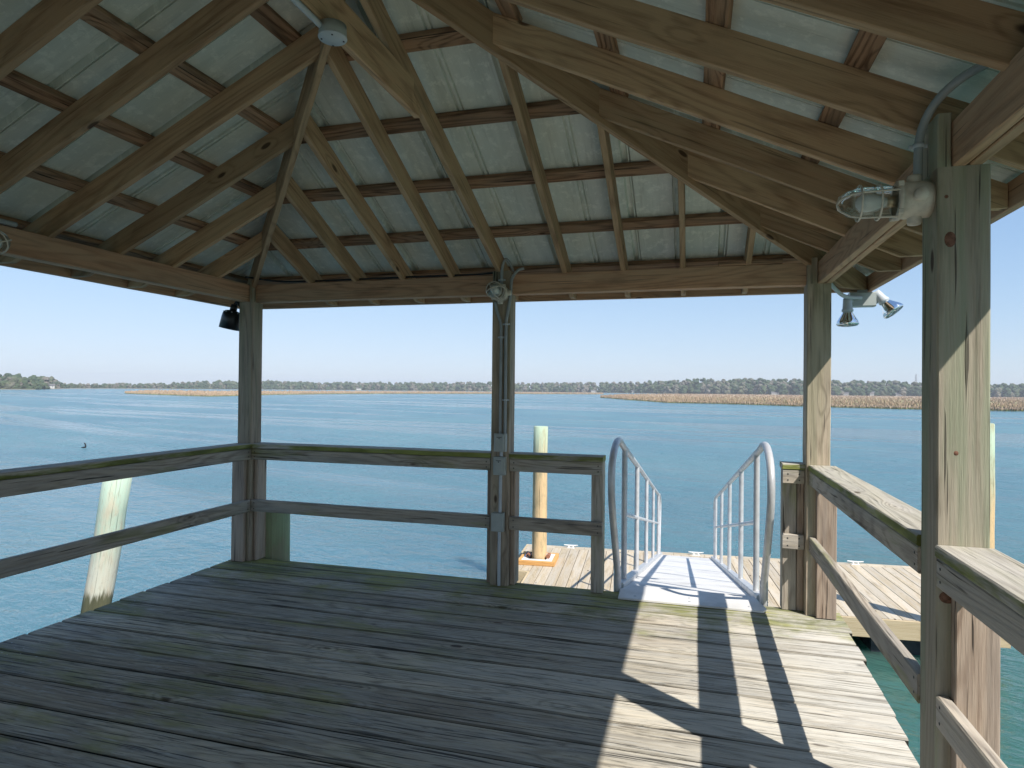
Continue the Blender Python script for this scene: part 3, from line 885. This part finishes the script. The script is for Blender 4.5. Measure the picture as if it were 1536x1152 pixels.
# ------------------------------------------------------------------ floating dock
DA = math.radians(4.6)
ex, ey = V((math.cos(DA), math.sin(DA), 0)), V((-math.sin(DA), math.cos(DA), 0))
DO = V((-3.22, 10.43, DOCKZ))                  # near left corner
DW, DD = 7.66, 3.32
def D(x, y, z=0): return DO + ex*x + ey*y + V((0, 0, z))
dock = thing('floating_dock', 'floating dock of pale planks on dark floats at the foot of the gangway', 'dock', tuple(D(DW/2, DD/2)))
m = MB(); x = 0
while x < DW-.01:
    w = min(.1905, DW-x)
    m.board(D(x+w/2, 0 if x > .35 else 1.30, -.02+R.uniform(-.002, .001)), D(x+w/2, DD-.2, -.02), w-R.choice((.006, .008, .010)), .04, ch=.005, wob=.001, seg=5)
    x += .1905
x = 0
while x < DW-.01:
    w = min(.31, DW-x)
    m.board(D(x+.002, DD-.1, -.018), D(x+w-.006, DD-.1, -.018), .192, .042, ch=.005)
    x += .31
m.build('planking', M['newwood'], dock)
for (a, b) in ((D(.34, -.022, -.15), D(DW+.04, -.022, -.15)), (D(.359, 0, -.15), D(.359, 1.27, -.15)), (D(-.04, 1.278, -.15), D(.338, 1.278, -.15)), (D(DW+.022, .0, -.15), D(DW+.022, DD, -.15)), (D(-.022, 1.30, -.15), D(-.022, DD, -.15)), (D(-.04, DD+.022, -.15), D(DW+.04, DD+.022, -.15))):
    m = MB(); m.board(a, b, .040, .285, ch=.005, wob=.001); m.build('fascia', M['fascia_new'], dock)
for i in range(4):
    for j in range(2):
        a, b = D(.42+i*1.82, .10+j*1.7, -.49), D(.42+i*1.82+1.5, .10+j*1.7, -.49)
        m = MB(); m.board(a+ey*.65, b+ey*.65, 1.3, .40, ch=.04); m.build('float', M['float'], dock)
for (cx, cy) in ((.95, DD-.12), (3.55, DD-.12), (6.6, DD-.12)):
    m = MB()
    c = D(cx, cy)
    m.tube([c+ex*-.15+V((0, 0, .065)), c+ex*-.05+V((0, 0, .055)), c+ex*.05+V((0, 0, .055)), c+ex*.15+V((0, 0, .065))], [.010, .016, .016, .010], 8)
    for s_ in (-.045, .045): m.tube([c+ex*s_, c+ex*s_+V((0, 0, .055))], [.022, .014], 8)
    m.board(c+ex*-.08+V((0, 0, .004)), c+ex*.08+V((0, 0, .004)), .06, .008, ch=.002)
    m.build('mooring_cleat', M['white'], dock)
# piling guide: timber frame, white plate, rollers
PC = V((-2.95, 12.46, DOCKZ))
m = MB()
for s_ in (-1, 1):
    m.board(PC+ex*-.36+ey*(.33*s_)+V((0, 0, .045)), PC+ex*.36+ey*(.33*s_)+V((0, 0, .045)), .06, .085)
    m.board(PC+ex*(.33*s_)+ey*-.298+V((0, 0, .044)), PC+ex*(.33*s_)+ey*.298+V((0, 0, .044)), .06, .083)
gf = m.build('piling_guide', M['orange'], dock)
m = MB()
for s_ in (-1, 1):
    m.board(PC+ex*-.298+ey*(.235*s_)+V((0, 0, .075)), PC+ex*.298+ey*(.235*s_)+V((0, 0, .075)), .12, .016)
    m.board(PC+ex*(.235*s_)+ey*-.172+V((0, 0, .075)), PC+ex*(.235*s_)+ey*.172+V((0, 0, .075)), .12, .016)
m.build('plate', M['white'], gf)
m = MB()
m.tube([PC+ex*.2+ey*-.1+V((0, 0, .12)), PC+ex*.2+ey*.1+V((0, 0, .12))], [.042, .035], 10)
m.tube([PC+ex*-.2+ey*-.1+V((0, 0, .12)), PC+ex*-.2+ey*.1+V((0, 0, .12))], [.042, .035], 10)
m.build('roller', M['rubber'], gf)
m = MB(); m.tube([PC+ex*-.16+ey*-.16+V((0, 0, .10)), PC+ex*-.24+ey*-.05+V((0, 0, .15)), PC+ex*-.24+ey*.08+V((0, 0, .15)), PC+ex*-.15+ey*.18+V((0, 0, .10))], .016, 8)
m.build('hoop', M['black'], gf)

# ------------------------------------------------------------------ pilings
def piling(base, top, rad, mat, label):
    base, top = V(base), V(top)
    pts, rads = [], []
    for k in range(13):
        t = k/12
        pts.append(base.lerp(top, t)+V((R.uniform(-.006, .006), R.uniform(-.006, .006), 0)) * (0 < k < 12))
        rads.append(rad*(1.06-.06*t)*R.uniform(.985, 1.015))
    pts.append(top+(top-base).normalized()*.012); rads.append(rad*.9)
    m = MB(); m.tube(pts, rads, 20)
    o = m.build('piling', M[mat])
    o['label'] = label; o['category'] = 'piling'; o['group'] = 'wooden pilings round the dock'
ay = V((.18, 0, 1))
piling((-6.60-.185*5.0, 6.1, .45-5.0), (-6.60, 6.1, .45), .150, 'pile_pale', 'pale bleached piling leaning outside the left railing')
piling((-3.652, 5.02, -4.5), (-3.652, 5.02, .44), .140, 'pile_green', 'short mossy green piling behind the left corner post')
piling((-2.95, 12.46, -5), (-2.93, 12.46, .765), .142, 'pile_tan', 'tan piling rising through the orange guide frame on the dock')
piling((3.95, 10.62, -5), (3.95, 10.62, 1.08), .142, 'pile_tan', 'greenish piling mostly hidden behind the near right post')
for (x, y) in ((.55, 4.55), (.62, 1.6), (-3.4, 1.6), (-1.4, 4.45), (-1.4, 1.6)):
    m = MB(); m.tube([(x, y, -5), (x, y, -.285)], .13, 16)
    o = m.build('piling', M['pile_green']); o['label'] = 'dark support piling under the plank deck'; o['category'] = 'piling'; o['group'] = 'support pilings under the deck'

# ------------------------------------------------------------------ lamps, conduits, boxes
def caged_lamp(loc, rot, label):
    t = thing('caged_lamp', label, 'lamp', loc, group='jar lamps with wire guards on the posts')
    t['local_'] = 1
    t.rotation_euler = rot
    # axis along local +Z, mount at z=0
    m = MB()
    m.lathe([(0, 0), (.060, 0), (.062, .02), (.062, .075), (.058, .088), (.066, .090), (.066, .102), (.055, .104), (.05, .104)], n=28)
    m.lathe([(0, .030), (.020, .028), (.022, .02), (.022, 0)], (0, -.055, .045), (0, -1, 0), 14)
    m.lathe([(0, .030), (.020, .028), (.022, .02), (.022, 0)], (-.055, 0, .045), (-1, 0, 0), 14)
    m.lathe([(0, .030), (.020, .028), (.022, .02), (.022, 0)], (.055, 0, .045), (1, 0, 0), 14)
    for a in range(4):
        m.board((math.cos(a*1.571+.78)*.066, math.sin(a*1.571+.78)*.066, .090), (math.cos(a*1.571+.78)*.066, math.sin(a*1.571+.78)*.066, .106), .018, .018, upv=(0, 1, .01), ch=.003)
    m.build('lamp_base', M['cast'], t)
    m = MB()
    m.lathe([(.051, .10), (.053, .20), (.051, .225), (.042, .252), (.025, .268), (0, .273)], n=28)
    m.build('jar', M['glass'], t)
    m = MB()
    m.lathe([(.013, .104), (.013, .13), (.016, .135), (.029, .175), (.031, .19), (.027, .208), (.014, .222), (0, .225)], n=20)
    b = m.build('bulb', M['bulb'], t)
    m = MB(); m.lathe([(0, .10), (.017, .10), (.017, .13), (0, .131)], n=14); m.build('socket', M['brass'], b)
    m = MB()
    rr = .060
    for a in range(4):
        an = a*math.pi/2+.4
        pr = [(rr+.003, .10), (rr, .21), (rr*.86, .245), (rr*.5, .274), (.0, .283)]
        m.tube([(math.cos(an)*q, math.sin(an)*q, z) for q, z in pr], .0035, 6)
    for z in (.155, .215):
        m.tube([(math.cos(i*math.pi/12)*rr, math.sin(i*math.pi/12)*rr, z) for i in range(25)], .0035, 6, caps=False)
    m.build('wire_guard', M['cast'], t)
    return t
lamp = caged_lamp((.757, 2.455, 2.155), (0, -math.pi/2, 0), 'large weathered jar lamp on the inner side of the near right post')
clone(lamp, (-1.425, YB0, 2.235), (math.pi/2, 0, 0), 'small looking jar lamp facing out high on the middle back post')
clone(lamp, (-3.674, 2.45, 2.235), (0, math.pi/2, 0), 'jar lamp cut off by the left frame edge below the left beam')

def conduit(label, paths, rad, mat, clips=(), loc=None):
    t = thing('conduit', label, 'conduit', loc or tuple(V(paths[0][0])))
    for pth in paths:
        m = MB(); m.tube(smooth(pth, 5), rad, 10); m.build('pipe', M[mat], t)
    for (c, ax) in clips:
        c, ax = V(c), V(ax)
        m = MB(); m.lathe([(rad+.001, -.007), (rad+.005, -.007), (rad+.005, .007), (rad+.001, .007)], c, ax, 14)
        sd = V((1, 0, 0)) if abs(ax.x) < .5 and abs(ax.z) > .5 else V((0, 0, 1))
        m.board(c-sd*.028+V((0, .004, 0)), c+sd*.028+V((0, .004, 0)), .012, .006, upv=(0, 1, 0.01), ch=.001)
        m.build('clip', M['pvcw'], t)
    return t
yf = YB0-.013
conduit('grey conduit running down the middle back post above the outlets',
        [[(-1.425, YB0-.02, 2.30), (-1.425, YB0-.014, 2.345), (-1.42, YB0-.02, 2.44), (-1.40, YB0+.0, 2.50), (-1.375, YB0+.05, 2.47), (-1.365, YB0+.09, 2.42)],
         [(-1.47, YB0-.03, 2.17), (-1.46, yf, 2.10), (-1.432, yf, 2.02), (-1.425, yf, 1.93), (-1.425, yf, 1.5), (-1.425, yf, 1.16)],
         [(-1.26, BYB-.02, 2.43), (-1.31, BYB-.03, 2.41), (-1.342, yf-.01, 2.34), (-1.352, yf-.01, 2.22), (-1.375, yf, 2.08), (-1.387, yf, 1.97), (-1.387, yf, 1.5), (-1.387, yf, 1.16)]],
        .0115, 'pvc', (((-1.425, yf, 1.90), (0, 0, 1)), ((-1.387, yf, 2.0), (0, 0, 1)), ((-1.387, yf, 1.42), (0, 0, 1)), ((-1.425, YB0-.013, 2.34), (0, 0, 1))))
conduit('pale conduit dropping from the outlets to the deck on the middle back post',
        [[(-1.415, yf, 1.03), (-1.415, yf, .99)], [(-1.418, yf, .85), (-1.42, yf, .56)], [(-1.424, yf, .42), (-1.424, yf, .2), (-1.424, yf, .004)]], .0125, 'pvcw')
def outlet(loc, label):
    x, y, z = loc
    t = thing('outlet_box', label, 'outlet box', loc, group='grey electrical boxes on the middle post')
    m = MB(); m.box((x-.047, y-.05, z-.068), (x+.047, y, z+.068), 'z', ch=.006); m.build('box', M['boxgrey'], t)
    m = MB(); m.box((x-.036, y-.062, z-.058), (x+.036, y-.051, z+.058), 'z', ch=.004)
    lid = m.build('lid', M['boxgrey'], t)
    m = MB(); m.box((x-.026, y-.0665, z-.046), (x+.026, y-.0625, z+.034), 'z', ch=.002); m.build('flap', M['boxgrey'], lid)
    m = MB(); m.box((x-.02, y-.066, z+.040), (x+.02, y-.0625, z+.044), 'x', ch=.001)
    m.tube([(x, y-.067, z+.036), (x, y-.067, z+.029)], .004, 6); m.build('hinge', M['black'], lid)
outlet((-1.418, YB0, 1.096), 'upper grey outlet box on the middle back post just above rail height')
outlet((-1.422, YB0, .918), 'lower grey outlet box on the middle back post level with the top rail')
t = thing('junction_box', 'plain grey junction box low on the middle back post beside the mid rail', 'junction box', (-1.425, YB0, .49))
m = MB(); m.box((-1.472, YB0-.055, .422), (-1.385, YB0, .562), 'z', ch=.006); m.build('box', M['boxgrey'], t)
m = MB(); m.box((-1.476, YB0-.062, .424), (-1.381, YB0-.0555, .560), 'z', ch=.003); m.build('cover', M['boxgrey'], t)
conduit('dark grey conduit looping up from the near right lamp over the beam',
        [[(.722, 2.455, 2.20), (.722, 2.452, 2.30), (.728, 2.44, 2.385), (.755, 2.40, 2.455), (.80, 2.33, 2.495), (.86, 2.24, 2.505), (.92, 2.15, 2.50)]], .014, 'pvc', (((.722, 2.45, 2.335), (0, 0, 1)),))
# round ceiling box under the tie board
t = thing('ceiling_box', 'round grey electrical box with blank cover under the roof tie board', 'ceiling box', (-1.470, 2.37, 3.021))
m = MB(); m.lathe([(0, 0), (.056, 0), (.058, -.045), (.054, -.052)], (-1.470, 2.37, 3.020), (0, 0, 1), 28); m.build('box', M['boxgrey'], t)
m = MB(); m.lathe([(0, -.058), (.057, -.057), (.060, -.053), (.060, -.0505), (0, -.0505)], (-1.470, 2.37, 3.020), (0, 0, 1), 28); m.build('cover', M['pvcw'], t)
m = MB()
for a in range(4): m.lathe([(0, -.0605), (.004, -.060), (.004, -.0575)], (-1.470+.045*math.cos(a*1.571+.5), 2.37+.045*math.sin(a*1.571+.5), 3.016), (0, 0, 1), 8)
m.build('screw', M['black'], t)
conduit('pale conduit along the underside of the roof tie board', [[(-1.496, 2.315, 2.996), (-1.500, 2.21, 3.001), (-1.504, 1.6, 3.006), (-1.507, .5, 3.008)]], .0125, 'pvcw', loc=(-1.48, 2.3, 3.0))
conduit('short grey conduit end along the top of the left beam', [[(-3.70, 2.72, 2.405), (-3.70, 2.3, 2.405), (-3.70, 1.6, 2.405), (-3.70, .4, 2.405)]], .014, 'pvc', loc=(-3.7, 2.5, 2.4))
m = MB(); m.tube(smooth([(-3.66, 4.60, 2.43), (-3.5, 4.80, 2.422), (-3.2, 4.83, 2.415), (-2.4, 4.80, 2.41), (-1.6, 4.80, 2.41), (-1.44, 4.80, 2.44)], 6), .008, 8)
o = m.build('cable', M['black']); tag(o, 'thin dark cable lying on top of the back beam', 'cable')

# black spotlight beside the left corner post
t = thing('spotlight', 'black cylindrical spotlight on the outer side of the left corner post', 'spotlight', (-3.83, 4.80, 2.15))
ax = V((-.16, -.1, -1)).normalized()
c = V((-3.945, 4.80, 2.16))
m = MB(); m.lathe([(0, -.02), (.035, -.016), (.062, -.008), (.080, .015), (.084, .05), (.087, .15), (.082, .15), (.076, .09), (0, .08)], c, ax, 28); m.build('housing', M['black'], t)
m = MB()
m.lathe([(0, -.07), (.026, -.07), (.030, -.045), (.030, -.018), (.0, -.015)], c, ax, 16)
m.build('socket', M['black'], t)
m = MB(); m.tube(smooth([c-ax*.05, c-ax*.075+V((.03, 0, .015)), (-3.86, 4.80, 2.215), (-3.817, 4.80, 2.205)], 4), .017, 10); m.build('arm', M['black'], t)
for k in range(9):
    m = MB()
    a = k*.7
    e1 = ax.orthogonal().normalized(); e2 = ax.cross(e1)
    q = c + (e1*math.cos(a)+e2*math.sin(a))*.074 + ax*.004
    m.lathe([(0, .004), (.006, .002), (.006, -.003)], q, (e1*math.cos(a)+e2*math.sin(a))*.8-ax*.6, 8)
    m.build('vent', M['pvcw'], t)
# twin floodlight under the right corner of the eave
t = thing('floodlight', 'twin floodlight with two silvered bulbs under the right corner of the eave', 'floodlight', (1.19, 5.16, 2.24))
m = MB(); m.box((1.08, 5.125, 2.125), (1.25, 5.205, 2.228), 'x', ch=.006); m.box((1.14, 5.15, 2.226), (1.20, 5.19, 2.25), 'x'); m.build('box', M['boxgrey'], t)
def head(p, ax, elbow):
    p, ax = V(p), V(ax).normalized()
    h = bpy.data.objects
    m = MB(); m.tube(smooth(elbow, 5), .016, 10)
    m.lathe([(0, -.005), (.028, -.004), (.030, .02), (.033, .07), (.038, .075), (.038, .09), (0, .092)], p, ax, 20)
    hd = m.build('lamp_holder', M['pvcw'], t)
    m = MB(); m.lathe([(0, .085), (.028, .088), (.036, .105), (.066, .155), (.074, .175), (.074, .184), (.066, .19)], p, ax, 28); m.build('bulb', M['chrome'], hd)
    m = MB(); m.lathe([(.071, .187), (.05, .194), (0, .197)], p, ax, 28); m.build('lens', M['glass'], hd)
head((1.055, 5.09, 2.175), (0, -.05, -1), [(1.09, 5.13, 2.16), (1.07, 5.11, 2.185), (1.055, 5.09, 2.18)])
head((1.255, 5.16, 2.225), (.62, -.25, -.85), [(1.25, 5.16, 2.15), (1.268, 5.16, 2.19), (1.255, 5.16, 2.235)])
m = MB(); m.tube(smooth([(.88, 4.90, 2.30), (.95, 4.97, 2.235), (1.03, 5.05, 2.19), (1.15, 5.118, 2.185)], 6), .014, 10); m.build('pipe', M['pvcw'], t)

# ------------------------------------------------------------------ bird on the water
B = V((-37.0, 31.7, WATER))
m = MB()
sd = rt
q = .55
m.tube([B+sd*-.42*q+V((0, 0, .0)), B+sd*-.3*q+V((0, 0, .015)), B+sd*-.12*q+V((0, 0, .025)), B+sd*.05*q+V((0, 0, .03)), B+sd*.14*q+V((0, 0, .0))], [.015, .04, .06, .06, .02], 10)
m.tube(smooth([B+sd*.04*q+V((0, 0, .03)), B+sd*.08*q+V((0, 0, .18*q)), B+sd*.07*q+V((0, 0, .34*q)), B+sd*.04*q+V((0, 0, .46*q)), B+sd*-.03*q+V((0, 0, .51*q)), B+sd*-.10*q+V((0, 0, .50*q))], 4), [.045]*5+[.04]*5+[.035]*5+[.04]*4+[.025, .01], 8)
o = m.build('cormorant', M['bird']); tag(o, 'small dark cormorant swimming beyond the left railing', 'bird')

# ------------------------------------------------------------------ air
me = bpy.data.meshes.new('haze')
hz = [(-3000, -1500, -12), (3000, -1500, -12), (3000, 5200, -12), (-3000, 5200, -12), (-3000, -1500, 60), (3000, -1500, 60), (3000, 5200, 60), (-3000, 5200, 60)]
me.from_pydata(hz, [], [(0, 3, 2, 1), (4, 5, 6, 7), (0, 1, 5, 4), (1, 2, 6, 5), (2, 3, 7, 6), (3, 0, 4, 7)])
hm = bpy.data.materials.new('thin_sea_haze'); hm.use_nodes = True
hm.node_tree.nodes.clear()
ho = hm.node_tree.nodes.new('ShaderNodeOutputMaterial'); hv = hm.node_tree.nodes.new('ShaderNodeVolumePrincipled')
hv.inputs['Color'].default_value = (.88, .93, 1, 1); hv.inputs['Density'].default_value = .00027; hv.inputs['Anisotropy'].default_value = .0
hm.node_tree.links.new(hv.outputs[0], ho.inputs['Volume'])
o = link('haze', me, hm); tag(o, 'thin pale haze over the river', 'haze', kind='stuff')
# ------------------------------------------------------------------ light
w = bpy.data.worlds.new('World'); S.world = w; w.use_nodes = True
nt = w.node_tree; nt.nodes.clear()
sky = nt.nodes.new('ShaderNodeTexSky'); sky.sky_type = 'NISHITA'; sky.sun_disc = False
elev = math.asin(SUN.z); sky.sun_elevation = elev
sky.sun_rotation = math.atan2(SUN.x, SUN.y)
sky.altitude = 0; sky.air_density = 1.0; sky.dust_density = .1; sky.ozone_density = 4.0
bg = nt.nodes.new('ShaderNodeBackground'); bg.inputs[1].default_value = .12
wo = nt.nodes.new('ShaderNodeOutputWorld')
def vm(op, a, b):
    nd = nt.nodes.new('ShaderNodeVectorMath'); nd.operation = op
    for i, x in enumerate((a, b)):
        if isinstance(x, tuple): nd.inputs[i].default_value = x
        else: nt.links.new(x, nd.inputs[i])
    return nd.outputs[0]
# thin haze evens the sky out towards the horizon
den = vm('ADD', vm('MULTIPLY', sky.outputs[0], (.205, .205, .205)), (1, 1, 1))
skyc = vm('MULTIPLY', vm('DIVIDE', sky.outputs[0], den), (.875, .985, 1.17))
nt.links.new(skyc, bg.inputs[0]); nt.links.new(bg.outputs[0], wo.inputs[0])
sl = bpy.data.lights.new('sun', 'SUN'); sl.energy = 2.85; sl.angle = math.radians(.53); sl.color = (1, .955, .89)
so = bpy.data.objects.new('sun', sl); COL.objects.link(so)
so.rotation_euler = (-SUN).to_track_quat('-Z', 'Y').to_euler()
so.location = (20, -15, 30)
S.view_settings.view_transform = 'Standard'; S.view_settings.look = 'None'
S.view_settings.exposure = 1.27; S.view_settings.gamma = 1
S.render.engine = 'CYCLES'
S.cycles.use_denoising = True
S.cycles.max_bounces = 10; S.cycles.diffuse_bounces = 6
for o in list(bpy.data.objects):
    if 'local_' in o: del o['local_']
